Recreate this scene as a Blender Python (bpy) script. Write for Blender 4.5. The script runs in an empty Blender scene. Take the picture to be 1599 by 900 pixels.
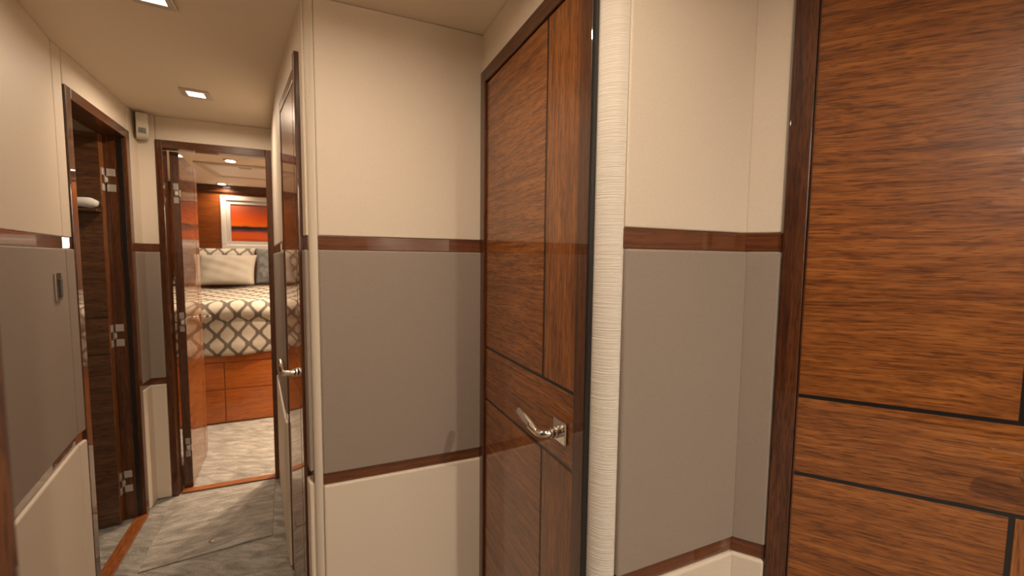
import bpy, bmesh, math, random
from mathutils import Vector, Matrix
random.seed(7)
R = math.radians
S = bpy.context.scene
C = S.collection

# ------------------------------------------------------------------ camera
EYE = 1.30
cam_d = bpy.data.cameras.new('camera')
cam_d.sensor_width = 36.0
cam_d.lens = 622.0 / 1599.0 * 36.0
cam_d.clip_start = 0.02
cam_d.dof.use_dof = True
cam_d.dof.focus_distance = 1.15
cam_d.dof.aperture_fstop = 3.2
cam = bpy.data.objects.new('camera', cam_d)
C.objects.link(cam)
p, r = R(3.95), R(0.59)
fw = Vector((0, math.cos(p), -math.sin(p)))
up = Vector((0, math.sin(p), math.cos(p)))
rt = Vector((1, 0, 0))
rx = rt * math.cos(r) + up * math.sin(r)
ux = -rt * math.sin(r) + up * math.cos(r)
m = Matrix((rx, ux, -fw)).transposed().to_4x4()
m.translation = Vector((0, 0, EYE))
cam.matrix_world = m
S.camera = cam

# ------------------------------------------------------------------ world, exposure
w = bpy.data.worlds.new('world')
S.world = w
w.use_nodes = True
w.node_tree.nodes['Background'].inputs[0].default_value = (1, 0.8, 0.6, 1)
w.node_tree.nodes['Background'].inputs[1].default_value = 0.02
S.view_settings.view_transform = 'Standard'
S.view_settings.look = 'None'
S.view_settings.gamma = 1.0
S.view_settings.use_curve_mapping = False
S.view_settings.exposure = 0.24

# lamp powers (W) and colours
WARM = (1.0, 0.81, 0.62)
COOL = (1.0, 0.89, 0.76)
WARMBED = (1.0, 0.78, 0.56)
P_HALL = 4.0
P_FOYER = 3.6
P_BACK = 24.0
P_BED = 13.0
P_CABIN = 1.6

# ------------------------------------------------------------------ materials
def mat(name):
    m = bpy.data.materials.new(name)
    m.use_nodes = True
    nt = m.node_tree
    return m, nt, nt.nodes['Principled BSDF']

def N(nt, t, **kw):
    n = nt.nodes.new(t)
    for k, v in kw.items():
        if k.startswith('i_'):
            n.inputs[int(k[2:])].default_value = v
        else:
            setattr(n, k, v)
    return n

def ramp(nt, stops):
    n = nt.nodes.new('ShaderNodeValToRGB')
    e = n.color_ramp.elements
    while len(e) < len(stops):
        e.new(0.5)
    for i, (pos, col) in enumerate(stops):
        e[i].position = pos
        e[i].color = (*col, 1)
    return n

def mapping(nt, scale, loc=(0, 0, 0), rot=(0, 0, 0), coord='Object'):
    tc = nt.nodes.new('ShaderNodeTexCoord')
    mp = nt.nodes.new('ShaderNodeMapping')
    mp.inputs['Scale'].default_value = scale
    mp.inputs['Location'].default_value = loc
    mp.inputs['Rotation'].default_value = rot
    nt.links.new(tc.outputs[coord], mp.inputs['Vector'])
    return mp

def plain(name, col, rough=0.5, metal=0.0, coat=0.0):
    m, nt, b = mat(name)
    b.inputs['Base Color'].default_value = (*col, 1)
    b.inputs['Roughness'].default_value = rough
    b.inputs['Metallic'].default_value = metal
    b.inputs['Coat Weight'].default_value = coat
    b.inputs['Coat Roughness'].default_value = 0.03
    return m

def wood(name, axis='x', seed=0.0, dark=(0.080, 0.022, 0.005), mid=(0.225, 0.071, 0.013),
         light=(0.37, 0.132, 0.027), coat=1.0, wavy=1.0, fine=1.0, tilt=0.0):
    """glossy varnished veneer, grain along a local axis"""
    m, nt, b = mat(name)
    L = nt.links
    def sc(a, c):
        return {'x': (a, c, c), 'y': (c, a, c), 'z': (c, c, a)}[axis]
    rot = (0, R(tilt), 0)
    tcw = nt.nodes.new('ShaderNodeTexCoord')
    mw = nt.nodes.new('ShaderNodeMapping'); mw.inputs['Scale'].default_value = sc(2.2, 5.0); mw.inputs['Location'].default_value = (seed, seed, seed)
    L.new(tcw.outputs['Object'], mw.inputs[0])
    nw = N(nt, 'ShaderNodeTexNoise'); nw.inputs['Scale'].default_value = 1.0; nw.inputs['Detail'].default_value = 2
    L.new(mw.outputs[0], nw.inputs['Vector'])
    vs = N(nt, 'ShaderNodeVectorMath', operation='SUBTRACT'); vs.inputs[1].default_value = (0.5, 0.5, 0.5)
    L.new(nw.outputs['Color'], vs.inputs[0])
    vm = N(nt, 'ShaderNodeVectorMath', operation='SCALE'); vm.inputs['Scale'].default_value = 0.04 * wavy
    L.new(vs.outputs[0], vm.inputs[0])
    va_ = N(nt, 'ShaderNodeVectorMath', operation='ADD')
    L.new(tcw.outputs['Object'], va_.inputs[0]); L.new(vm.outputs[0], va_.inputs[1])
    def mapping(nt, scale, loc=(0, 0, 0), rot=(0, 0, 0)):
        mp = nt.nodes.new('ShaderNodeMapping')
        mp.inputs['Scale'].default_value = scale; mp.inputs['Location'].default_value = loc; mp.inputs['Rotation'].default_value = rot
        nt.links.new(va_.outputs[0], mp.inputs['Vector'])
        return mp
    m1 = mapping(nt, sc(1.1, 20.0), (seed, seed * 1.7, seed * 0.6), rot)
    n1 = N(nt, 'ShaderNodeTexNoise'); n1.inputs['Scale'].default_value = 2.2
    n1.inputs['Detail'].default_value = 7; n1.inputs['Roughness'].default_value = 0.66
    n1.inputs['Distortion'].default_value = 0.9 * wavy
    L.new(m1.outputs[0], n1.inputs['Vector'])
    m2 = mapping(nt, sc(3.0, 85.0), (seed * 2, 3, seed), rot)
    n2 = N(nt, 'ShaderNodeTexNoise'); n2.inputs['Scale'].default_value = 2.0
    n2.inputs['Detail'].default_value = 4; n2.inputs['Roughness'].default_value = 0.6
    n2.inputs['Distortion'].default_value = 0.25 * wavy
    L.new(m2.outputs[0], n2.inputs['Vector'])
    m3 = mapping(nt, sc(13.0, 240.0), (seed, 1, 2), rot)
    n3 = N(nt, 'ShaderNodeTexNoise'); n3.inputs['Scale'].default_value = 2.0
    n3.inputs['Detail'].default_value = 2
    L.new(m3.outputs[0], n3.inputs['Vector'])
    a = N(nt, 'ShaderNodeMath', operation='MULTIPLY'); a.inputs[1].default_value = 0.5
    L.new(n1.outputs[0], a.inputs[0])
    c = N(nt, 'ShaderNodeMath', operation='MULTIPLY_ADD'); c.inputs[1].default_value = 0.5
    L.new(n2.outputs[0], c.inputs[0]); L.new(a.outputs[0], c.inputs[2])
    rp = ramp(nt, [(0.34, dark), (0.48, mid), (0.64, light)])
    L.new(c.outputs[0], rp.inputs[0])
    mx = N(nt, 'ShaderNodeMix', data_type='RGBA', blend_type='MULTIPLY')
    mx.inputs['Factor'].default_value = 0.75 * fine
    rp3 = ramp(nt, [(0.38, (0.35, 0.28, 0.25)), (0.50, (1.06, 1.06, 1.06))])
    L.new(n3.outputs[0], rp3.inputs[0])
    L.new(rp.outputs[0], mx.inputs[6]); L.new(rp3.outputs[0], mx.inputs[7])
    L.new(mx.outputs[2], b.inputs['Base Color'])
    b.inputs['Roughness'].default_value = 0.38
    b.inputs['Specular IOR Level'].default_value = 0.3
    b.inputs['Coat Weight'].default_value = coat
    b.inputs['Coat Roughness'].default_value = 0.025
    return m

def fabric(name, col, scale=260.0, bump=0.08, rough=0.6, var=0.06):
    m, nt, b = mat(name)
    L = nt.links
    mp = mapping(nt, (1, 1, 1))
    n = N(nt, 'ShaderNodeTexNoise'); n.inputs['Scale'].default_value = scale
    n.inputs['Detail'].default_value = 3
    L.new(mp.outputs[0], n.inputs['Vector'])
    rp = ramp(nt, [(0.3, tuple(x * (1 - var) for x in col)), (0.7, tuple(min(1, x * (1 + var)) for x in col))])
    L.new(n.outputs[0], rp.inputs[0]); L.new(rp.outputs[0], b.inputs['Base Color'])
    bp = N(nt, 'ShaderNodeBump'); bp.inputs['Strength'].default_value = bump
    bp.inputs['Distance'].default_value = 0.002
    L.new(n.outputs[0], bp.inputs['Height']); L.new(bp.outputs[0], b.inputs['Normal'])
    b.inputs['Roughness'].default_value = rough
    b.inputs['Specular IOR Level'].default_value = 0.25
    return m

def ridged(name, col):
    """vinyl with fine irregular horizontal ribs"""
    m, nt, b = mat(name)
    L = nt.links
    mp = mapping(nt, (9, 9, 420))
    n = N(nt, 'ShaderNodeTexNoise'); n.inputs['Scale'].default_value = 1.0
    n.inputs['Detail'].default_value = 2.5; n.inputs['Distortion'].default_value = 0.6
    L.new(mp.outputs[0], n.inputs['Vector'])
    rp = ramp(nt, [(0.32, tuple(x * 0.92 for x in col)), (0.6, col)])
    L.new(n.outputs[0], rp.inputs[0]); L.new(rp.outputs[0], b.inputs['Base Color'])
    bp = N(nt, 'ShaderNodeBump'); bp.inputs['Strength'].default_value = 0.5
    bp.inputs['Distance'].default_value = 0.003
    L.new(n.outputs[0], bp.inputs['Height']); L.new(bp.outputs[0], b.inputs['Normal'])
    b.inputs['Roughness'].default_value = 0.5
    b.inputs['Specular IOR Level'].default_value = 0.3
    return m

def carpet_mat(name, rotz, k=1.0):
    m, nt, b = mat(name)
    L = nt.links
    mp = mapping(nt, (5.0, 17, 8), rot=(0, 0, rotz))
    n = N(nt, 'ShaderNodeTexNoise'); n.inputs['Scale'].default_value = 1.6
    n.inputs['Detail'].default_value = 6; n.inputs['Roughness'].default_value = 0.65
    n.inputs['Distortion'].default_value = 0.8
    L.new(mp.outputs[0], n.inputs['Vector'])
    rp = ramp(nt, [(0.32, (0.17 * k, 0.148 * k, 0.122 * k)), (0.48, (0.27 * k, 0.24 * k, 0.202 * k)), (0.64, (0.40 * k, 0.36 * k, 0.31 * k))])
    L.new(n.outputs[0], rp.inputs[0])
    mp2 = mapping(nt, (1, 1, 1))
    n2 = N(nt, 'ShaderNodeTexNoise'); n2.inputs['Scale'].default_value = 210
    n2.inputs['Detail'].default_value = 2
    L.new(mp2.outputs[0], n2.inputs['Vector'])
    mx = N(nt, 'ShaderNodeMix', data_type='RGBA', blend_type='MULTIPLY'); mx.inputs['Factor'].default_value = 0.6
    rp2 = ramp(nt, [(0.36, (0.45, 0.45, 0.45)), (0.58, (1, 1, 1))])
    L.new(n2.outputs[0], rp2.inputs[0])
    L.new(rp.outputs[0], mx.inputs[6]); L.new(rp2.outputs[0], mx.inputs[7])
    L.new(mx.outputs[2], b.inputs['Base Color'])
    ad = N(nt, 'ShaderNodeMath', operation='MULTIPLY_ADD'); ad.inputs[1].default_value = 2.0
    L.new(n.outputs[0], ad.inputs[0]); L.new(n2.outputs[0], ad.inputs[2])
    bp = N(nt, 'ShaderNodeBump'); bp.inputs['Strength'].default_value = 0.6; bp.inputs['Distance'].default_value = 0.012
    L.new(ad.outputs[0], bp.inputs['Height']); L.new(bp.outputs[0], b.inputs['Normal'])
    b.inputs['Roughness'].default_value = 0.95
    b.inputs['Specular IOR Level'].default_value = 0.1
    b.inputs['Sheen Weight'].default_value = 0.2
    return m

def ogee_mat(name, px=0.138, py=0.155, light=(0.47, 0.41, 0.335), dark=(0.13, 0.108, 0.086)):
    """pale pointed hexagons in staggered rows on a taupe ground, mapped by UV in metres"""
    m, nt, b = mat(name)
    L = nt.links
    tc = nt.nodes.new('ShaderNodeTexCoord')
    sp = nt.nodes.new('ShaderNodeSeparateXYZ')
    L.new(tc.outputs['UV'], sp.inputs[0])
    def M(op, a, bb=None, c=None):
        n = nt.nodes.new('ShaderNodeMath'); n.operation = op
        for i, v in enumerate((a, bb, c)):
            if v is None: continue
            if isinstance(v, (int, float)): n.inputs[i].default_value = v
            else: L.new(v, n.inputs[i])
        return n.outputs[0]
    u = M('DIVIDE', sp.outputs[0], px); v = M('DIVIDE', sp.outputs[1], py)
    def cell(o):
        fx = M('ABSOLUTE', M('SUBTRACT', M('FRACT', M('ADD', u, o)), 0.5))
        fy = M('ABSOLUTE', M('SUBTRACT', M('FRACT', M('ADD', v, o)), 0.5))
        d = M('MULTIPLY', M('ADD', fx, fy), 0.90)
        rnd = M('SQRT', M('ADD', M('POWER', M('MULTIPLY', fx, 1.10), 2.0), M('POWER', M('MULTIPLY', fy, 0.88), 2.0)))
        return M('MAXIMUM', d, M('MAXIMUM', M('MULTIPLY', fx, 1.12), rnd))
    mm = M('MINIMUM', cell(0.0), cell(0.5))
    rp = ramp(nt, [(0.345, light), (0.375, dark)])
    L.new(mm, rp.inputs[0])
    n2 = N(nt, 'ShaderNodeTexNoise'); n2.inputs['Scale'].default_value = 220
    L.new(tc.outputs['UV'], n2.inputs['Vector'])
    mx = N(nt, 'ShaderNodeMix', data_type='RGBA', blend_type='MULTIPLY'); mx.inputs['Factor'].default_value = 0.35
    rp2 = ramp(nt, [(0.3, (0.6, 0.6, 0.6)), (0.6, (1, 1, 1))])
    L.new(n2.outputs[0], rp2.inputs[0]); L.new(rp.outputs[0], mx.inputs[6]); L.new(rp2.outputs[0], mx.inputs[7])
    L.new(mx.outputs[2], b.inputs['Base Color'])
    bp = N(nt, 'ShaderNodeBump'); bp.inputs['Strength'].default_value = 0.4; bp.inputs['Distance'].default_value = 0.006; bp.invert = True
    L.new(mm, bp.inputs['Height']); L.new(bp.outputs[0], b.inputs['Normal'])
    b.inputs['Roughness'].default_value = 0.85
    b.inputs['Specular IOR Level'].default_value = 0.15
    return m

def emit(name, col, st):
    m, nt, b = mat(name)
    b.inputs['Base Color'].default_value = (0.8, 0.8, 0.8, 1)
    b.inputs['Emission Color'].default_value = (*col, 1)
    b.inputs['Emission Strength'].default_value = st
    return m

def sunset_mat(name, z0, z1):
    m, nt, b = mat(name)
    L = nt.links
    tc = nt.nodes.new('ShaderNodeTexCoord')
    sp = nt.nodes.new('ShaderNodeSeparateXYZ'); L.new(tc.outputs['Object'], sp.inputs[0])
    mp = nt.nodes.new('ShaderNodeMapping'); mp.inputs['Scale'].default_value = (5, 1, 26)
    L.new(tc.outputs['Object'], mp.inputs[0])
    n = N(nt, 'ShaderNodeTexNoise'); n.inputs['Scale'].default_value = 1.2; n.inputs['Detail'].default_value = 4
    L.new(mp.outputs[0], n.inputs['Vector'])
    mr = nt.nodes.new('ShaderNodeMapRange'); mr.inputs['From Min'].default_value = z0; mr.inputs['From Max'].default_value = z1
    L.new(sp.outputs[2], mr.inputs[0])
    ad = N(nt, 'ShaderNodeMath', operation='MULTIPLY_ADD'); ad.inputs[1].default_value = 0.16
    sb = N(nt, 'ShaderNodeMath', operation='SUBTRACT'); sb.inputs[1].default_value = 0.08
    L.new(n.outputs[0], ad.inputs[0]); L.new(mr.outputs[0], ad.inputs[2]); L.new(ad.outputs[0], sb.inputs[0])
    rp = ramp(nt, [(0.0, (0.30, 0.05, 0.01)), (0.10, (0.65, 0.10, 0.012)), (0.22, (0.60, 0.09, 0.015)),
                   (0.27, (0.16, 0.05, 0.06)), (0.345, (0.025, 0.012, 0.02)), (0.405, (0.02, 0.01, 0.015)),
                   (0.44, (0.80, 0.16, 0.012)), (0.60, (0.72, 0.10, 0.012)), (0.80, (0.45, 0.08, 0.03)), (1.0, (0.30, 0.10, 0.07))])
    L.new(sb.outputs[0], rp.inputs[0]); L.new(rp.outputs[0], b.inputs['Base Color'])
    b.inputs['Roughness'].default_value = 0.3
    return m

CREAM = (0.70, 0.605, 0.49)
M_cream = fabric('cream_vinyl', CREAM, 300, 0.10, 0.55, 0.035)
M_post = fabric('cream_post_vinyl', (0.68, 0.60, 0.49), 300, 0.06, 0.5, 0.02)
M_ribbed = ridged('ribbed_cream_vinyl', (0.74, 0.68, 0.59))
M_grey = fabric('taupe_fabric', (0.30, 0.245, 0.20), 420, 0.10, 0.7, 0.06)
M_ceil = fabric('ceiling_liner', (0.80, 0.695, 0.55), 200, 0.05, 0.7, 0.02)
M_ceilbed = fabric('bedroom_ceiling_liner', (0.80, 0.68, 0.54), 200, 0.05, 0.7, 0.02)
W_h = wood('walnut_veneer_flat', 'x', 1.3, tilt=4)
W_h2 = wood('walnut_veneer_flat_rail', 'x', 4.7, tilt=3)
W_h3 = wood('walnut_veneer_flat_base', 'x', 8.1, tilt=5)
W_v = wood('walnut_veneer_upright', 'z', 2.9, wavy=0.5)
W_fr = wood('dark_walnut_frame', 'z', 5.5, dark=(0.028, 0.008, 0.0025), mid=(0.080, 0.023, 0.006), light=(0.135, 0.043, 0.010), wavy=0.4)
W_frx = wood('dark_walnut_head', 'x', 6.5, dark=(0.028, 0.008, 0.0025), mid=(0.080, 0.023, 0.006), light=(0.135, 0.043, 0.010), wavy=0.4)
W_rail = wood('red_walnut_rail', 'x', 3.3, dark=(0.05, 0.013, 0.004), mid=(0.12, 0.034, 0.009), light=(0.18, 0.056, 0.015), wavy=0.5, fine=0.5)
W_head = wood('cherry_headboard', 'x', 9.3, dark=(0.12, 0.028, 0.005), mid=(0.20, 0.052, 0.009), light=(0.27, 0.080, 0.015), wavy=0.6, fine=0.4)
W_draw = wood('cherry_drawer', 'x', 7.3, dark=(0.21, 0.046, 0.006), mid=(0.35, 0.088, 0.011), light=(0.46, 0.130, 0.018), wavy=0.6, fine=0.4)
W_thr = wood('threshold_wood', 'x', 2.2, dark=(0.12, 0.03, 0.007), mid=(0.22, 0.065, 0.015), light=(0.30, 0.10, 0.025), wavy=0.4)
M_black = plain('black_inlay', (0.006, 0.005, 0.005), 0.3, coat=0.5)
M_chrome = plain('polished_chrome', (0.80, 0.78, 0.75), 0.08, 1.0)
M_satin = plain('satin_steel', (0.62, 0.58, 0.52), 0.32, 1.0)
M_nickel = plain('pale_nickel_plate', (0.60, 0.56, 0.50), 0.35, 0.6)
M_ivory = plain('ivory_plastic', (0.62, 0.56, 0.44), 0.4)
M_darkplastic = plain('dark_plastic', (0.05, 0.05, 0.048), 0.4)
M_lens = plain('grey_lens', (0.22, 0.21, 0.19), 0.3)
M_carpet = carpet_mat('grey_carpet', R(-22))
M_glow = emit('lamp_diffuser', (1.0, 0.88, 0.70), 9.0)
M_white = plain('white_lacquer', (0.72, 0.69, 0.64), 0.25, coat=0.6)
M_mat_ = plain('picture_liner', (0.55, 0.53, 0.50), 0.5)
M_hatch = plain('hatch_panel', (0.78, 0.74, 0.66), 0.5)
M_hatchfr = plain('hatch_frame', (0.60, 0.52, 0.41), 0.5)
M_ogee = ogee_mat('ogee_bedspread')
M_ogee_p = ogee_mat('ogee_pillow', 0.12, 0.14, (0.52, 0.47, 0.40), (0.16, 0.14, 0.115))
M_linen = fabric('beige_linen', (0.43, 0.385, 0.325), 350, 0.3, 0.9, 0.12)
M_slate = fabric('slate_velvet', (0.16, 0.155, 0.15), 30, 0.4, 0.9, 0.35)
M_roll = fabric('white_roll_fabric', (0.72, 0.69, 0.64), 120, 0.3, 0.9, 0.05)
M_matt = fabric('mattress_ticking', (0.6, 0.57, 0.5), 120, 0.2, 0.9, 0.05)

# ------------------------------------------------------------------ mesh helpers
class MB:
    def __init__(self):
        self.bm = bmesh.new()
        self.mats = []
    def mi(self, m):
        if m not in self.mats: self.mats.append(m)
        return self.mats.index(m)
    def merge(self, b, m, smooth=False, mx=None):
        k = self.mi(m)
        if mx is not None: b.transform(mx)
        for f in b.faces:
            f.material_index = k
            f.smooth = smooth
        t = bpy.data.meshes.new('t'); b.to_mesh(t); b.free()
        n0 = len(self.bm.faces)
        self.bm.from_mesh(t)
        bpy.data.meshes.remove(t)
    def box(self, x0, x1, y0, y1, z0, z1, m, bev=0.0, seg=2, mx=None):
        b = bmesh.new()
        vs = [b.verts.new(v) for v in ((x0,y0,z0),(x1,y0,z0),(x1,y1,z0),(x0,y1,z0),(x0,y0,z1),(x1,y0,z1),(x1,y1,z1),(x0,y1,z1))]
        for f in ((3,2,1,0),(4,5,6,7),(0,1,5,4),(1,2,6,5),(2,3,7,6),(3,0,4,7)):
            b.faces.new([vs[i] for i in f])
        if bev > 0:
            bmesh.ops.bevel(b, geom=list(b.edges), offset=bev, segments=seg, profile=0.5, affect='EDGES')
        bmesh.ops.recalc_face_normals(b, faces=b.faces)
        self.merge(b, m, False, mx)
    def prism(self, pts, z0, z1, m, smooth=False, bev=0.0):
        b = bmesh.new()
        lo = [b.verts.new((x, y, z0)) for x, y in pts]
        hi = [b.verts.new((x, y, z1)) for x, y in pts]
        n = len(pts)
        b.faces.new(lo[::-1]); b.faces.new(hi)
        for i in range(n):
            b.faces.new((lo[i], lo[(i+1) % n], hi[(i+1) % n], hi[i]))
        bmesh.ops.recalc_face_normals(b, faces=b.faces)
        if bev: bmesh.ops.bevel(b, geom=list(b.edges), offset=bev, segments=2, profile=0.5, affect='EDGES')
        self.merge(b, m, smooth)
    def cyl(self, rad, z0, z1, m, seg=32, mx=None, rad2=None, bev=0.0):
        b = bmesh.new()
        bmesh.ops.create_cone(b, cap_ends=True, segments=seg, radius1=rad, radius2=rad if rad2 is None else rad2, depth=z1 - z0)
        b.transform(Matrix.Translation((0, 0, (z0 + z1) / 2)))
        if bev:
            es = [e for e in b.edges if abs(e.verts[0].co.z - e.verts[1].co.z) < 1e-6]
            bmesh.ops.bevel(b, geom=es, offset=bev, segments=3, profile=0.5, affect='EDGES')
        self.merge(b, m, True, mx)
    def sweep(self, path, radii, m, seg=20, mx=None):
        """elliptic tube through path; radii = (wide, high) per point"""
        b = bmesh.new()
        rings = []
        n = len(path)
        for i, q in enumerate(path):
            q = Vector(q)
            d = (Vector(path[min(i+1, n-1)]) - Vector(path[max(i-1, 0)])).normalized()
            zz = Vector((0, 0, 1))
            s = d.cross(zz)
            s = s.normalized() if s.length > 1e-5 else Vector((1, 0, 0))
            t = s.cross(d).normalized()
            a, c = radii[i]
            rings.append([b.verts.new(q + s * a * math.cos(k*2*math.pi/seg) + t * c * math.sin(k*2*math.pi/seg)) for k in range(seg)])
        for i in range(n-1):
            for k in range(seg):
                b.faces.new((rings[i][k], rings[i][(k+1) % seg], rings[i+1][(k+1) % seg], rings[i+1][k]))
        b.faces.new(rings[0][::-1]); b.faces.new(rings[-1])
        bmesh.ops.recalc_face_normals(b, faces=b.faces)
        self.merge(b, m, True, mx)
    def build(self, name, parent=None, mx=None, label=None):
        me = bpy.data.meshes.new(name)
        self.bm.to_mesh(me); self.bm.free()
        for m in self.mats: me.materials.append(m)
        o = bpy.data.objects.new(name, me)
        C.objects.link(o)
        if parent: o.parent = parent
        if mx is not None: o.matrix_local = mx
        if label: o['label'] = label
        return o

def empty(name, mx):
    o = bpy.data.objects.new(name, None)
    o.empty_display_size = 0.05
    C.objects.link(o)
    o.matrix_world = mx
    return o

def tag(o, label, cat, group=None, kind=None):
    o['label'] = label; o['category'] = cat
    if group: o['group'] = group
    if kind: o['kind'] = kind
    return o

def frame(P, b, z=0.0):
    """local x along bearing b (deg, clockwise from +Y), local -y towards the passage"""
    return Matrix.Translation((P[0], P[1], z)) @ Matrix.Rotation(R(90 - b), 4, 'Z')

def bearing(P, Q):
    return math.degrees(math.atan2(Q[0] - P[0], Q[1] - P[1]))
def dist(P, Q): return math.hypot(Q[0] - P[0], Q[1] - P[1])
def along(P, b, x, y=0.0):
    s, c = math.sin(R(b)), math.cos(R(b))
    return (P[0] + s * x - c * y, P[1] + c * x + s * y)

# ------------------------------------------------------------------ plan
HC = 2.02                                   # ceiling
RL0, RL1 = 0.625, 0.660                     # lower rail
RU0, RU1 = 1.325, 1.366                     # upper rail
DT = 1.900                                  # top of the door frames
LB = -27.9                                  # bearing of the left wall
K1 = (-1.555, 1.377)                        # bend of the left wall
L0 = (-1.200, 0.876)
D1 = (-1.579, 1.429)                        # first edge of left door frame
D1W = 0.590
D1E = along(D1, LB, D1W)
CC = (-1.905, 2.060)                        # far left corner
D2 = (-1.836, 2.088); D2B = 67.9; D2W = 0.520
D2E = along(D2, D2B, D2W)
XB = 67.7
POSTK = (-0.5775, 1.1415)
D3B = -36.0; D3W = 0.488
POSTA = along(POSTK, D3B, 0.020)
D3 = along(POSTA, D3B, 0.058)
D3E = along(D3, D3B, D3W)
BEND = along(D3, D3B, 0.545)
XL = (-0.558, 1.149); XR = (-0.088, 1.339); XB = bearing(XL, XR)
D4 = (-0.099, 1.335); D4B = 154.5; D4W = 0.600
D4E = along(D4, D4B, D4W)
PN = (0.213, 0.773); PC = (0.520, 0.899)
D5 = (0.583, 0.867); D5B = 115.6; D5W = 0.567
D5E = along(D5, D5B, D5W)

trim_n = [0]
def rail(P, Q, z0, z1, label):
    trim_n[0] += 1
    L = dist(P, Q)
    b = MB(); b.box(0, L, -0.004, 0.0015, z0 + 0.0005, z1 - 0.0005, W_rail, 0.0015)
    o = b.build('trim_%d' % trim_n[0], mx=frame(P, bearing(P, Q)))
    tag(o, label, 'trim', kind='structure')
    return o

def wall(name, label, P, Q, z0=0.0, z1=HC, th=0.07, panels=True, m=None, lower=True, rails=True, ext=(0, 0), where='wall', inset=(0.0, 0.0)):
    L = dist(P, Q)
    mx = frame(P, bearing(P, Q))
    b = MB(); b.box(-ext[0], L + ext[1], 0, th, z0, z1, m or M_cream)
    o = b.build(name, mx=mx)
    tag(o, label, 'wall', kind='structure')
    if panels:
        a, c = inset[0] + 0.0015, L - inset[1] - 0.0015
        q = MB(); q.box(a, c, -0.006, 0.001, max(z0, RU1), z1 - 0.001, M_cream, 0.003); q.build('upper_panel', o)
        if z0 < 1:
            q = MB(); q.box(a, c, -0.011, 0.001, RL1, RU0, M_grey, 0.005, 3); q.build('padded_panel', o, label='taupe padded panel')
            q = MB(); q.box(a, c, -0.013, 0.001, 0.002, RL0, M_cream, 0.006, 3); q.build('lower_panel', o)
            if rails:
                rail(P, Q, RU0, RU1, 'glossy walnut chair rail, upper strip across the %s' % where)
                rail(P, Q, RL0, RL1, 'glossy walnut rail, lower strip across the %s' % where)
    return o

# --- left wall
wall('wall_left_near', 'cream and taupe padded wall with the chrome switch, left of the dark open door', L0, K1, where='wall holding the chrome switch', ext=(0.05, 0.0))
wall('wall_left', 'narrow padded wall strip touching the near jamb of the left open door', K1, D1, where='narrow strip before the left open door')
wall('wall_left_header', 'cream wall strip above the dark open door on the left', D1, D1E, z0=DT)
wall('wall_left_far', 'narrow padded wall just past the left open door, under the sensor', D1E, CC, where='narrow wall past the left open door', ext=(0, 0.0))
# --- far wall with bedroom door
wall('wall_far_left', 'narrow padded wall left of the bedroom doorway', CC, D2, where='sliver left of the bedroom doorway', th=0.05)
wall('wall_far_header', 'cream wall strip above the bedroom doorway', D2, D2E, z0=DT)
# --- right side of the passage
wall('wall_right_far', 'narrow padded wall between bedroom doorway and glossy door', D2E, BEND, where='wall right of the bedroom doorway', ext=(0.02, 0))
wall('wall_right', 'thin wall strip at the far jamb of the glossy passage door', BEND, D3E, where='strip beyond the glossy passage door')
wall('wall_right_strip', 'thin padded strip between the glossy door jamb and the cream rounded post', D3, POSTA, where='strip between glossy door jamb and cream post')
wall('wall_right_header', 'cream wall strip above the glossy passage door', D3E, D3, z0=DT, inset=(0, 0))
# --- cross wall
wall('wall_cross', 'centre wall of cream and taupe padded panels between rounded post and walnut door', XL, XR, where='centre wall', inset=(0, 0.012))
wall('wall_foyer_header', 'cream wall strip above the closed walnut door at centre', D4, D4E, z0=DT)
# --- panel wall right
wall('wall_niche', 'padded wall right of the ribbed column', PN, PC, where='wall right of the ribbed column')
wall('wall_niche_side', 'narrow padded return beside the right walnut door frame', PC, D5, where='return beside the right door')
wall('wall_niche_header', 'wall strip above the right walnut door', D5, D5E, z0=DT)

# rounded corner posts
def corner_post(name, label, A, bA, B, bB, rad, m, n=14, z1=HC):
    """fillet from point A (leaving with bearing bA) to B (arriving with bearing bB), room outside the curve"""
    tA = Vector((math.sin(R(bA)), math.cos(R(bA))))
    nA = Vector((-tA.y, tA.x))                        # left of the walk = into the wall
    cen = Vector(A) + nA * rad
    pts = []
    a0 = math.atan2(A[1] - cen.y, A[0] - cen.x)
    turn = R(bA - bB)
    while turn > math.pi: turn -= 2 * math.pi
    while turn < -math.pi: turn += 2 * math.pi
    for i in range(n + 1):
        a = a0 + turn * i / n
        pts.append((cen.x + rad * math.cos(a), cen.y + rad * math.sin(a)))
    tB = Vector((math.sin(R(bB)), math.cos(R(bB)))); nB = Vector((-tB.y, tB.x))
    e = Vector(pts[-1]); 
    pts2 = [(e + nB * 0.05)[:], (Vector(A) + nA * 0.05)[:]]
    b = MB(); b.prism(pts + [tuple(x) for x in pts2], 0.0, z1, m, smooth=False)
    o = b.build(name)
    for f in o.data.polygons:
        if abs(f.normal.z) < 0.5: f.use_smooth = True
    o.data.set_sharp_from_angle(angle=R(40))
    tag(o, label, 'corner post', kind='structure')
    return o

# walk order: door 3 (near end) -> cross wall ; door 4 (near end) -> panel wall
def post_between(name, label, P, bP, rad, bQ, m):
    return corner_post(name, label, P, bP, None, bQ, rad, m)
post_between('trim_post_cream', 'smooth cream rounded corner post left of the centre wall', POSTA, D3B + 180, 0.0256, XB, M_post)
post_between('trim_post_ribbed', 'ribbed cream rounded column between the closed walnut door and right panel', along(D4E, D4B, 0.0), D4B, 0.0425, 67.7, M_ribbed)

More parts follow.
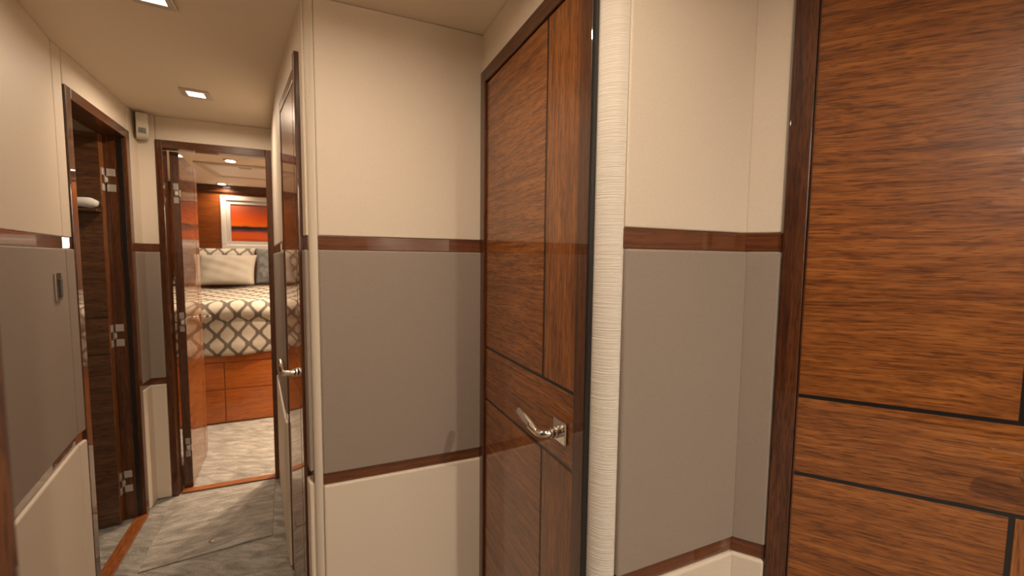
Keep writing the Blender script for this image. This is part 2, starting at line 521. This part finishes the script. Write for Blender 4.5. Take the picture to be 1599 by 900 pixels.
# ------------------------------------------------------------------ near jamb, shell behind the camera
J = (-0.362, 0.274)
jb = MB(); jb.box(0.0, 0.09, -0.004, 0.05, 0, HC, W_fr, 0.004)
tag(jb.build('trim_doorway_near', mx=frame(J, bearing(J, L0))), 'dark walnut doorway edge cut off at the left border', 'door frame', kind='structure')
JB = along(J, bearing(J, L0), 0.09)
wall('wall_entry', 'bulkhead left of the camera, outside the picture', JB, L0, panels=False)
SH = [D5E, (1.35, 0.50), (1.35, -2.80), (-0.62, -2.80), (-0.62, 0.40)]
for nm, a, b_ in (('wall_right_near', 0, 1), ('wall_behind_right', 1, 2), ('wall_behind', 2, 3), ('wall_behind_left', 3, 4)):
    wall(nm, 'wall of the foyer behind the camera, outside the picture', SH[a], SH[b_], panels=(nm == 'wall_behind_right'), rails=False, m=(W_fr if nm in ('wall_behind_left', 'wall_behind') else None), ext=(0.06, 0.06))

# ------------------------------------------------------------------ bedroom and left cabin shells
HW = (-2.82, 4.045); HB = 68.0
def bw(u, v): return along(HW, HB, u, v)
wl = wall('wall_bedroom_head', 'cherry veneer wall behind the bed', bw(-1.1, 0), bw(1.7, 0), panels=False, m=W_head, z1=1.945)
trim_n[0] += 1
q = MB(); q.box(0, 2.8, -0.03, 0.05, 1.945, HC, W_frx, 0.004)
tag(q.build('trim_%d' % trim_n[0], mx=frame(bw(-1.1, 0), HB)), 'dark walnut cornice along the top of the bedroom wall', 'trim', kind='structure')
wall('wall_bedroom_left', 'bedroom side wall hidden behind the open door', bw(-1.1, -2.12), bw(-1.1, 0), panels=False, m=W_head)
wall('wall_bedroom_right', 'bedroom side wall right of the bed, hidden by the passage wall', bw(1.7, 0), bw(1.7, -2.12), panels=False, m=W_head)
d2u = (D2[0] - HW[0]) * math.sin(R(HB)) + (D2[1] - HW[1]) * math.cos(R(HB))
wall('wall_bedroom_near', 'bedroom bulkhead right of its doorway, hidden', bw(1.7, -2.06), bw(d2u + D2W, -2.06), panels=False, th=0.05)
wall('wall_bedroom_entry', 'bedroom bulkhead left of its doorway, hidden', bw(d2u, -2.06), bw(-1.1, -2.06), panels=False, th=0.05)
wall('wall_cabin_near', 'dim wall of the left cabin behind the near wall', (-2.95, 0.45), (-1.60, 1.20), panels=False)
wall('wall_cabin_side', 'dim outer wall of the left cabin', (-3.10, 1.58), (-2.95, 0.45), panels=False)

# floor and ceiling
fb = MB(); fb.box(-4.6, 1.6, -3.0, 5.6, -0.05, 0.0, M_carpet)
tag(fb.build('floor'), 'grey streaked carpet floor running through passage and bedroom', 'floor', kind='structure')
cb = MB(); cb.box(-3.4, 1.6, -3.0, 2.95, HC, HC + 0.05, M_ceil)
co = tag(cb.build('ceiling'), 'beige passage ceiling', 'ceiling', kind='structure')
cb = MB(); cb.box(-0.1, 2.9, -2.06, 0.1, HC - 0.004, HC + 0.045, M_ceilbed)
tag(cb.build('ceiling_bedroom', mx=frame(bw(-1.1, 0), HB)), 'pale bedroom ceiling over the bed', 'ceiling', kind='structure')

# ------------------------------------------------------------------ door builders
G1, G2 = 1.015, 0.842                       # inlay lines
def make_frame(root, W, fw_l=0.04, fw_r=0.04, depth=0.075, top=DT, head=0.04, proud=0.012, proud_r=None):
    pr_ = proud if proud_r is None else proud_r
    b = MB(); b.box(0, fw_l, -proud, depth, 0, top, W_fr, 0.0025); b.build('door_jamb', root)
    b = MB(); b.box(W - fw_r, W, -pr_, depth, 0, top, W_fr, 0.0025); b.build('door_jamb', root)
    b = MB(); b.box(fw_l, W - fw_r, -proud, depth, top - head, top, W_frx, 0.0025); b.build('door_head', root)

def make_leaf(root, w, stile, mx, stile_at='end', h=1.850, z0=0.008, th=0.038, name='door_leaf'):
    """leaf in local x 0..w, y 0..th (face y=0 to the passage), black inlay grid between veneer fields"""
    g = 0.0043
    b = MB()
    b.box(0, w, 0.0012, th - 0.0012, z0, z0 + h, M_black)
    xs = w - stile if stile_at == 'end' else stile
    zt = z0 + h
    for (ya, yb) in ((0.0, 0.006), (th - 0.006, th)):
        def pn(x0, x1, za, zb, m): b.box(x0, x1, ya, yb, za, zb, m, 0.0006, 1)
        e = 0.001
        if stile_at == 'end': main = (e, xs - g); st = (xs + g, w - e)
        else: main = (xs + g, w - e); st = (e, xs - g)
        pn(*main, G1 + g, zt - e, W_h); pn(*st, G1 + g, zt - e, W_v)
        pn(e, w - e, G2 + g, G1 - g, W_h2)
        pn(*main, z0 + e, G2 - g, W_h3); pn(*st, z0 + e, G2 - g, W_v)
    for xa in (-0.001, w - 0.0015):
        b.box(xa, xa + 0.0025, 0.0002, th - 0.0002, z0, z0 + h, W_fr)
    return b.build(name, root, mx)

def make_handle(root, mx, direction=-1, side=-1):
    """square rose with a neck and a tapered lever; local -y is out of the door, lever along direction*x"""
    h = bpy.data.objects.new('door_handle', None); h.empty_display_size = 0.03
    C.objects.link(h); h.parent = root; h.matrix_local = mx
    s = side
    b = MB()
    ys = sorted((0.0005 * s, 0.007 * s))
    b.box(-0.0255, 0.0255, ys[0], ys[1], -0.0255, 0.0255, M_chrome, 0.002)
    # (rose and lever are meshes of the handle)
    b.build('rose', h)
    b = MB()
    rot = Matrix.Rotation(R(90) if s < 0 else R(-90), 4, 'X')
    b.cyl(0.0135, 0.006, 0.020, M_chrome, 32, rot, bev=0.002)
    b.cyl(0.0115, 0.018, 0.030, M_chrome, 32, rot, bev=0.001)
    b.build('collar', h)
    d = direction
    path = [(0, 0.022*s, 0), (0, 0.034*s, -0.0005), (d*0.004, 0.045*s, -0.001), (d*0.012, 0.0515*s, -0.001), (d*0.024, 0.0525*s, 0.0005),
            (d*0.045, 0.0520*s, 0.004), (d*0.070, 0.0510*s, 0.008), (d*0.094, 0.050*s, 0.012), (d*0.111, 0.0495*s, 0.0145), (d*0.1135, 0.0495*s, 0.0148)]
    rad = [(0.0095, 0.0095), (0.0092, 0.0092), (0.0085, 0.0088), (0.0075, 0.0085), (0.0088, 0.0098), (0.0105, 0.0118), (0.0110, 0.0122), (0.0106, 0.0114), (0.0100, 0.0105), (0.0080, 0.0085)]
    # refine with a Catmull-Rom pass
    P2, R2 = [], []
    n = len(path)
    for i in range(n - 1):
        p0, p1, p2, p3 = (Vector(path[max(i-1, 0)]), Vector(path[i]), Vector(path[i+1]), Vector(path[min(i+2, n-1)]))
        for k in range(4):
            t = k / 4
            P2.append(0.5 * ((2*p1) + (p2-p0)*t + (2*p0-5*p1+4*p2-p3)*t*t + (3*p1-p0-3*p2+p3)*t**3))
            R2.append(tuple(rad[i][j] * (1-t) + rad[i+1][j] * t for j in (0, 1)))
    P2.append(Vector(path[-1])); R2.append(rad[-1])
    b = MB(); b.sweep(P2, R2, M_chrome, 24); b.build('lever', h)
    return h

def make_hinge(root, mx):
    """concealed hinge: two pale plates above and two below a square knuckle; local x across, z up, -y out"""
    h = bpy.data.objects.new('hinge', None); h.empty_display_size = 0.03
    C.objects.link(h); h.parent = root; h.matrix_local = mx
    for z in (-0.036, 0.036):
        b = MB(); b.box(-0.031, -0.006, -0.0025, 0.001, z - 0.017, z + 0.017, M_nickel, 0.0012); b.build('leaf_plate', h)
    b = MB()
    b.box(-0.022, 0.004, -0.010, -0.001, -0.017, 0.017, M_satin, 0.002)
    b.box(-0.017, -0.004, -0.0125, -0.009, -0.010, 0.010, M_ivory, 0.001)
    b.build('knuckle', h)
    return h

def plates(root, x0, x1, y0, y1, z):
    for dz in (-0.036, 0.036):
        b = MB(); b.box(x0, x1, y0, y1, z + dz - 0.017, z + dz + 0.017, M_nickel, 0.0008, 1); b.build('jamb_plate', root)

T = Matrix.Translation
# ---- door 4: closed walnut door in the centre
r4 = tag(empty('door_4', frame(D4, D4B)), 'closed walnut door at centre with black inlay lines and chrome lever', 'door', kind='structure')
make_frame(r4, D4W)
make_leaf(r4, D4W - 0.08 - 0.010, 0.136, T((0.044, -0.004, 0)))
b = MB(); b.box(D4W, D4W + 0.003, -0.0135, 0.004, 0, DT, M_black, 0.0008, 1); b.build('frame_seal', r4, label='black seal line')
make_handle(r4, T((0.506, -0.0045, EYE - 0.383)), -1)
b = MB(); b.box(0.5535, 0.5575, -0.0062, -0.004, EYE - 0.383 - 0.045, EYE - 0.383 + 0.045, M_satin, 0.0005, 1); b.build('latch_plate', r4)
# ---- door 5: right walnut door
r5 = tag(empty('door_5', frame(D5, D5B)), 'large closed walnut door cut off by the right border', 'door', kind='structure')
make_frame(r5, D5W)
make_leaf(r5, D5W - 0.088, 0.1455, T((0.044, -0.004, 0)))
make_handle(r5, T((0.474, -0.0045, EYE - 0.378)), -1)
# ---- door 3: glossy door seen almost edge on (frame walks from far to near)
r3 = tag(empty('door_3', frame(D3E, D3B + 180)), 'glossy closed walnut door seen at a grazing angle right of the bedroom doorway', 'door', kind='structure')
make_frame(r3, D3W, 0.022, 0.032, proud=0.0065, proud_r=0.019)
make_leaf(r3, D3W - 0.061, 0.12, T((0.0255, -0.004, 0)))
make_handle(r3, T((D3W - 0.088, -0.0045, EYE - 0.366)), -1)
# ---- door 1: left door opened away into the dark cabin
r1 = tag(empty('door_1', frame(D1, LB)), 'dark walnut door on the left standing open into an unlit cabin', 'door', kind='structure')
make_frame(r1, D1W, depth=0.086)
b = MB(); b.box(D1W - 0.0475, D1W - 0.0395, 0.003, 0.020, 0.012, DT - 0.041, M_black, 0.001); b.build('door_seal', r1, label='black seal strip')
xh = D1W - 0.042
# leaf: its hinge edge faces the passage, visible side faces the camera (-x)
lx = T((xh - 0.038, 0.078, 0)) @ Matrix.Rotation(R(90), 4, 'Z')
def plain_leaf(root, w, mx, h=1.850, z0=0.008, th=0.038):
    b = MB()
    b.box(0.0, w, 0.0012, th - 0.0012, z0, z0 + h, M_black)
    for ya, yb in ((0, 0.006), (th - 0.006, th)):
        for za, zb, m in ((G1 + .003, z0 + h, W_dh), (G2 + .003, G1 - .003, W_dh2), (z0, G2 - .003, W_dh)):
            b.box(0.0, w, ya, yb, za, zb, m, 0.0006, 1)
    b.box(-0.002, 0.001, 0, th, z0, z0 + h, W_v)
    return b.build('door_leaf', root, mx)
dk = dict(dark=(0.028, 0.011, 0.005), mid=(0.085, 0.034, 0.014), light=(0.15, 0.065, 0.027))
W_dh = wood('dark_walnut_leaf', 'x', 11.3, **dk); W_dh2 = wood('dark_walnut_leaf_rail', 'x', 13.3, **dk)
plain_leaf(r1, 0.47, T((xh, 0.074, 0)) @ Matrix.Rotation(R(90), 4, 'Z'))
for z in (1.655, 0.922, 0.195):
    make_hinge(r1, T((xh + 0.002, 0.071, z)))
    plates(r1, xh - 0.0005, xh + 0.003, 0.034, 0.064, z)
# threshold strips
trim_n[0] += 1
q = MB(); q.box(0.04, D1W - 0.04, -0.022, 0.030, 0, 0.010, W_thr, 0.003)
tag(q.build('trim_%d' % trim_n[0], mx=frame(D1, LB)), 'walnut threshold strip under the left open door', 'threshold', kind='structure')
trim_n[0] += 1
q = MB(); q.box(0.035, D2W - 0.035, 0.0, 0.045, 0, 0.010, W_thr, 0.003)
tag(q.build('trim_%d' % trim_n[0], mx=frame(D2, D2B)), 'walnut threshold strip under the bedroom doorway', 'threshold', kind='structure')
# ---- door 2: bedroom door opened into the bedroom
r2 = tag(empty('door_2', frame(D2, D2B)), 'glossy walnut bedroom door standing open, hinged on the left', 'door', kind='structure')
make_frame(r2, D2W, 0.030, 0.034, depth=0.045)
la = T((0.074, 0.058, 0)) @ Matrix.Rotation(R(90 + 7.5), 4, 'Z')
leaf2 = make_leaf(r2, 0.487, 0.10, la, 'end')
make_handle(r2, la @ T((0.487 - 0.05, -0.0005, EYE - 0.385)), -1, side=-1)
for z in (1.64, 0.945, 0.238):
    make_hinge(r2, T((0.074, 0.056, z)))

# ------------------------------------------------------------------ lamps
def area(name, parent, mx, size, power, col, spread=160):
    d = bpy.data.lights.new(name, 'AREA'); d.shape = 'SQUARE'; d.size = size; d.energy = power; d.color = col; d.spread = R(spread)
    o = bpy.data.objects.new(name, d); C.objects.link(o); o.parent = parent; o.matrix_local = mx
    return o

def square_light(label, x, y, rot, power, col=WARM, group=None, sz=0.10, spread=172):
    r = tag(empty('ceiling_light', T((x, y, HC)) @ Matrix.Rotation(R(rot), 4, 'Z')), label, 'ceiling light', group)
    h, t = sz / 2, 0.020
    b = MB()
    for x0, x1, y0, y1 in ((-h, h, -h, -h+t), (-h, h, h-t, h), (-h, -h+t, -h+t, h-t), (h-t, h, -h+t, h-t)):
        b.box(x0, x1, y0, y1, -0.007, 0.001, M_satin, 0.002)
    b.build('bezel', r)
    b = MB(); b.box(-h+t, h-t, -h+t, h-t, -0.004, 0.0005, M_glow); b.build('diffuser', r)
    area('lamp', r, T((0, 0, -0.010)), 0.05, power, col, spread)
    return r

def round_light(label, pos, power, col=WARMBED, group=None, spread=150):
    r = tag(empty('downlight', T((pos[0], pos[1], HC - 0.004))), label, 'ceiling light', group)
    b = MB()
    bb = bmesh.new()
    bmesh.ops.create_cone(bb, cap_ends=True, segments=32, radius1=0.042, radius2=0.046, depth=0.008)
    bb.transform(T((0, 0, -0.003))); b.merge(bb, M_satin, False); b.build('bezel', r)
    b = MB(); b.cyl(0.030, -0.009, -0.006, M_glow, 28); b.build('diffuser', r)
    area('lamp', r, T((0, 0, -0.012)), 0.045, power, col, spread)
    return r

square_light('square recessed ceiling light over the passage, whole in view', -1.400, 1.808, 28, P_HALL)
square_light('square recessed ceiling light cut off by the top border', -1.005, 1.150, 28, P_HALL * 0.22)
square_light('square recessed ceiling light over the centre wall, above the picture', -0.36, 0.66, 26, P_FOYER)
square_light('square recessed ceiling light over the foyer doors, above the picture', 0.16, 0.30, 26, P_FOYER)
for lx_, ly_, nm_ in ((1.15, -0.75, 'nearer'), (0.95, -2.1, 'farther')):
    square_light('unseen square fill light added behind the camera, the %s of two' % nm_, lx_, ly_, 0, P_BACK, COOL)  # added fill behind the camera, lifts ceiling and lower walls
round_light('round downlight in the bedroom ceiling nearest the doorway', bw(0.287, -1.249), P_BED)
round_light('round downlight in the bedroom ceiling just in front of the picture', bw(-0.05, -0.12), P_BED * 0.2)
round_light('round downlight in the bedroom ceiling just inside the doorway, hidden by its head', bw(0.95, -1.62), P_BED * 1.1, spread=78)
round_light('unseen fill downlight added in the bedroom ceiling right of the picture', bw(0.85, -0.15), P_BED * 0.4)  # added out of sight to raise the bedroom light
round_light('unseen fill downlight added over the right part of the bed', bw(1.0, -1.25), P_BED)  # extra unseen lamp, added to brighten the bedroom
round_light('dim downlight inside the dark left cabin', (-2.35, 1.15), P_CABIN)

# ------------------------------------------------------------------ small wall fittings
# chrome switch on the near left wall
SB = bearing(L0, K1)
sw_t = dist(L0, (-1.49, 1.286))
sw = tag(empty('light_switch', frame(along(L0, SB, sw_t), SB, 1.199)), 'small upright chrome light switch on the taupe left wall', 'switch')
b = MB()
b.box(-0.024, 0.024, -0.018, -0.0105, -0.046, 0.046, M_chrome, 0.003, 3); b.build('plate', sw)
b = MB(); b.box(-0.004, 0.018, -0.0215, -0.017, -0.036, 0.026, M_darkplastic, 0.002); b.build('rocker', sw)

# sensor in the far left corner under the ceiling
sb_ = bearing(D1E, CC)
sn = tag(empty('wall_sensor', frame(along(D1E, sb_, 0.055), 8, HC - 0.015)), 'small white wall sensor with grey ribbed lens in the far ceiling corner', 'sensor')
sn.matrix_world = frame((-1.848, 2.030), 46, HC - 0.013)
b = MB()
bb = bmesh.new()
prof = [(0.030, 0.0), (-0.030, 0.0), (-0.034, -0.004), (-0.034, -0.074), (-0.031, -0.096), (-0.022, -0.112), (-0.008, -0.120), (0.030, -0.120)]
va = [bb.verts.new((-0.023, y, z)) for y, z in prof]; vb = [bb.verts.new((0.023, y, z)) for y, z in prof]
n_ = len(prof)
bb.faces.new(va); bb.faces.new(vb[::-1])
for i in range(n_): bb.faces.new((va[i], vb[i], vb[(i+1) % n_], va[(i+1) % n_]))
bmesh.ops.recalc_face_normals(bb, faces=bb.faces)
bmesh.ops.bevel(bb, geom=list(bb.edges), offset=0.003, segments=2, profile=0.5, affect='EDGES')
b.merge(bb, M_ivory, False); b.build('housing', sn)
b = MB()
for k in range(5):
    x = -0.0145 + k * 0.006
    b.box(x, x + 0.0045, -0.0372, -0.030, -0.098, -0.074, M_lens, 0.0008, 1)
b.build('lens', sn)

# carpeted floor hatch in the passage
H0 = (-1.735, 1.985)
hm = frame(along(D2, D2B, 0.015, -0.075), D2B - 7.4)
ht = tag(empty('floor_hatch', hm), 'carpeted floor hatch with a pull ring, before the bedroom threshold', 'hatch')
b = MB(); b.box(0.0, 0.475, -0.545, 0.0, 0.0005, 0.005, M_carpet, 0.0025, 3); b.build('carpet_panel', ht)
b = MB(); b.cyl(0.011, 0.0045, 0.008, M_chrome, 24, T((0.235, -0.465, 0)), bev=0.001); b.build('pull_ring', ht)

# ------------------------------------------------------------------ bedroom
bedm = frame(bw(-0.62, -1.158), HB - 1.5)
BL, BD = 2.05, 1.08
bed = tag(empty('bed', bedm), 'built-in bed with an orange-brown drawer base', 'bed')
b = MB(); b.box(0, BL, 0.004, BD, 0.0, 0.56, W_draw, 0.002); b.box(0, BL, -0.004, 0.01, 0.488, 0.545, W_draw, 0.002); b.build('bed_base', bed)
xs = [0.005, 0.335, 0.790, 1.24, 1.70, 2.045]
for i in range(5):
    for za, zb in ((0.012, 0.268), (0.274, 0.484)):
        q = MB(); q.box(xs[i] + 0.003, xs[i+1] - 0.003, -0.010, 0.006, za, zb, W_draw, 0.0025); q.build('drawer', bed)
q = MB(); q.box(0.02, BL - 0.02, 0.03, BD, 0.56, 0.90, M_matt, 0.05, 4); q.build('mattress', bed)

def loft(name, prof, x0, x1, nx, m, wob=0.0, z_fn=None):
    """sheet with a y/z profile swept along x, UV in metres, thickened"""
    bm = bmesh.new(); uvl = bm.loops.layers.uv.new('UVMap')
    P3 = []
    for i in range(len(prof) - 1):
        a, c = Vector(prof[i]), Vector(prof[i+1])
        k = max(1, int((c - a).length / 0.02))
        for j in range(k): P3.append(a.lerp(c, j / k))
    P3.append(Vector(prof[-1]))
    s = [0.0]
    for i in range(1, len(P3)): s.append(s[-1] + (P3[i] - P3[i-1]).length)
    g = []
    for i in range(nx + 1):
        x = x0 + (x1 - x0) * i / nx
        row = []
        for j, q in enumerate(P3):
            hang = max(0.0, min(1.0, (0.85 - q[1]) / 0.25))
            dy = -wob * (1 + math.sin(x * 9.1) + 0.5 * math.sin(x * 21 + 1)) * hang
            dz = 0.006 * math.sin(x * 7 + 1) * (1 - hang) + 0.004 * math.sin(x * 13 + j * 0.15) + 0.008 * hang * math.sin(x * 5.3)
            row.append(bm.verts.new((x, q[0] + dy, q[1] + dz)))
        g.append(row)
    for i in range(nx):
        for j in range(len(P3) - 1):
            f = bm.faces.new((g[i][j], g[i+1][j], g[i+1][j+1], g[i][j+1]))
            f.smooth = True
            for l, (a, c) in zip(f.loops, ((i, j), (i+1, j), (i+1, j+1), (i, j+1))):
                l[uvl].uv = (x0 + (x1 - x0) * a / nx, s[c])
    me = bpy.data.meshes.new(name); bm.to_mesh(me); bm.free(); me.materials.append(m)
    o = bpy.data.objects.new(name, me); C.objects.link(o)
    so = o.modifiers.new('thickness', 'SOLIDIFY'); so.thickness = 0.012; so.offset = 1
    return o
def arc(cy, cz, rad, a0, a1, n):
    return [(cy + rad * math.cos(R(a0 + (a1-a0)*i/n)), cz + rad * math.sin(R(a0 + (a1-a0)*i/n))) for i in range(n + 1)]
prof = [(-0.022, 0.555), (-0.026, 0.62), (-0.020, 0.76), (-0.010, 0.815), (-0.030, 0.835)] + arc(0.03, 0.875, 0.072, 200, 90, 8) + [(0.30, 0.965), (0.62, 1.000), (0.98, 1.015), (1.06, 1.010)]
sp = loft('bedspread', prof, -0.01, BL + 0.01, 110, M_ogee, 0.006)
sp.matrix_world = bedm
tag(sp, 'cream and taupe patterned bedspread hanging over the bed front', 'bedspread')

def pillow(name, label, w_, h_, t_, m, u, v, z, tilt, turn=0.0, cat='pillow', group=None):
    bm = bmesh.new(); uvl = bm.loops.layers.uv.new('UVMap')
    n = 26
    def pt(i, j, s):
        a = -1 + 2 * i / n; c = -1 + 2 * j / n
        px = a * (1 - 0.055 * (1 - c * c) ** 1.0 * abs(a) ** 3) ; pz = c * (1 - 0.055 * (1 - a * a) * abs(c) ** 3)
        th = ((1 - abs(a) ** 2.6) * (1 - abs(c) ** 2.6))
        th = max(th, 0) ** 0.55
        wr = 0.006 * math.sin(a * 9 + c * 4) * math.sin(c * 7 - a * 3) * th
        return Vector((px * w_ / 2, s * (th * t_ / 2 + wr), pz * h_ / 2 + h_ / 2))
    grids = []
    for s in (-1, 1):
        g = [[None] * (n + 1) for _ in range(n + 1)]
        for i in range(n + 1):
            for j in range(n + 1):
                if s == 1 and (i in (0, n) or j in (0, n)): g[i][j] = grids[0][i][j]
                else: g[i][j] = bm.verts.new(pt(i, j, s))
        grids.append(g)
        for i in range(n):
            for j in range(n):
                vs = (g[i][j], g[i+1][j], g[i+1][j+1], g[i][j+1])
                f = bm.faces.new(vs if s == -1 else vs[::-1]); f.smooth = True
                idx = ((i, j), (i+1, j), (i+1, j+1), (i, j+1)); idx = idx if s == -1 else idx[::-1]
                for l, (a, c) in zip(f.loops, idx): l[uvl].uv = (a / n * w_, c / n * h_)
    me = bpy.data.meshes.new(name); bm.to_mesh(me); bm.free(); me.materials.append(m)
    o = bpy.data.objects.new(name, me); C.objects.link(o)
    q = bw(u, v)
    o.matrix_world = frame(q, HB + turn, z) @ Matrix.Rotation(R(-tilt), 4, 'X')
    tag(o, label, cat, group)
    return o
pillow('pillow', 'large patterned cream and taupe pillow against the bedroom wall', 0.66, 0.37, 0.15, M_ogee_p, -0.12, -0.22, 1.045, 18)
pillow('pillow', 'plain beige pillow leaning in front of the patterned pillow', 0.47, 0.31, 0.14, M_linen, 0.015, -0.40, 1.045, 24, 2)
pillow('pillow', 'dark grey pillow half hidden by the doorway, right on the bed', 0.46, 0.37, 0.15, M_slate, 0.46, -0.28, 1.045, 20, -4)

# picture
pic = tag(empty('picture', frame(bw(0, 0), HB)), 'framed red sunset picture on the bedroom wall', 'picture')
px0, px1, pz0, pz1 = -0.09, 0.62, EYE + 0.085, EYE + 0.615
b = MB()
for (x0, x1, z0, z1) in ((px0, px1, pz0, pz0+.045), (px0, px1, pz1-.045, pz1), (px0, px0+.045, pz0+.045, pz1-.045), (px1-.045, px1, pz0+.045, pz1-.045)):
    b.box(x0, x1, -0.035, -0.001, z0, z1, M_white, 0.006, 3)
b.build('frame', pic)
b = MB()
for (x0, x1, z0, z1) in ((px0+.045, px1-.045, pz0+.045, pz0+.08), (px0+.045, px1-.045, pz1-.08, pz1-.045), (px0+.045, px0+.08, pz0+.08, pz1-.08), (px1-.08, px1-.045, pz0+.08, pz1-.08)):
    b.box(x0, x1, -0.022, -0.001, z0, z1, M_mat_, 0.002)
b.build('liner', pic)
b = MB(); b.box(px0 + .08, px1 - .08, -0.014, -0.001, pz0 + .08, pz1 - .08, sunset_mat('sunset_print', pz0 + .08, pz1 - .08)); b.build('print', pic)

# globe lamp added out of view, right of the picture, to brighten the bedroom
wlp = tag(empty('fill_lamp', frame(bw(1.25, 0), HB, 1.42)), 'unseen globe lamp added as fill at the right end of the bed', 'wall lamp')
rx9 = Matrix.Rotation(R(90), 4, 'X')
b = MB(); b.cyl(0.045, 0.001, 0.014, M_chrome, 32, rx9, bev=0.003); b.cyl(0.010, 0.012, 0.075, M_chrome, 20, rx9); b.build('bracket', wlp)
b = MB(); bb = bmesh.new(); bmesh.ops.create_uvsphere(bb, u_segments=32, v_segments=20, radius=0.06); bb.transform(T((0, -0.13, 0))); b.merge(bb, emit('fill_globe_glow', (1.0, 0.80, 0.58), 30.0), True); b.build('globe', wlp)

# bedroom ceiling hatch
hx = tag(empty('ceiling_hatch', frame(bw(0.02, -1.12), HB, HC - 0.004)), 'white rectangular hatch in the bedroom ceiling', 'hatch')
b = MB()
for x0, x1, y0, y1 in ((0, 0.66, 0, 0.05), (0, 0.66, 0.53, 0.58), (0, 0.05, 0.05, 0.53), (0.61, 0.66, 0.05, 0.53)):
    b.box(x0, x1, y0, y1, -0.014, 0.001, M_hatchfr, 0.004)
b.build('frame', hx)
b = MB(); b.box(0.05, 0.61, 0.05, 0.53, -0.006, 0.001, M_hatch, 0.002); b.build('panel', hx)
b = MB(); b.box(0.28, 0.36, 0.035, 0.075, -0.022, -0.010, M_hatchfr, 0.004); b.build('latch', hx)

# white roll on a narrow ledge of the open left door
lm = T((xh - 0.038, 0.074, 0)) @ Matrix.Rotation(R(90), 4, 'Z')      # local x along the leaf, +y out of the face seen
b = MB(); b.box(0.0, 0.30, 0.0, 0.052, 1.500, 1.512, W_dh, 0.002); b.build('ledge', r1, lm)
tw = MB()
pth, rd = [], []
for i in range(25):
    t = i / 24
    pth.append((0.004 + 0.27 * t, 0.026, 1.5365 + 0.004 * math.sin(t * 7) - 0.002 * t))
    k = min(1.0, 0.55 + 5 * min(t, 1 - t)) * (1 + 0.06 * math.sin(t * 17))
    rd.append((0.021 * k, 0.0225 * k))
tw.sweep(pth, rd, M_roll, 24)
to = tw.build('white_roll', mx=r1.matrix_world @ lm)
tag(to, 'white roll on the ledge of the dark open left door', 'white_roll')
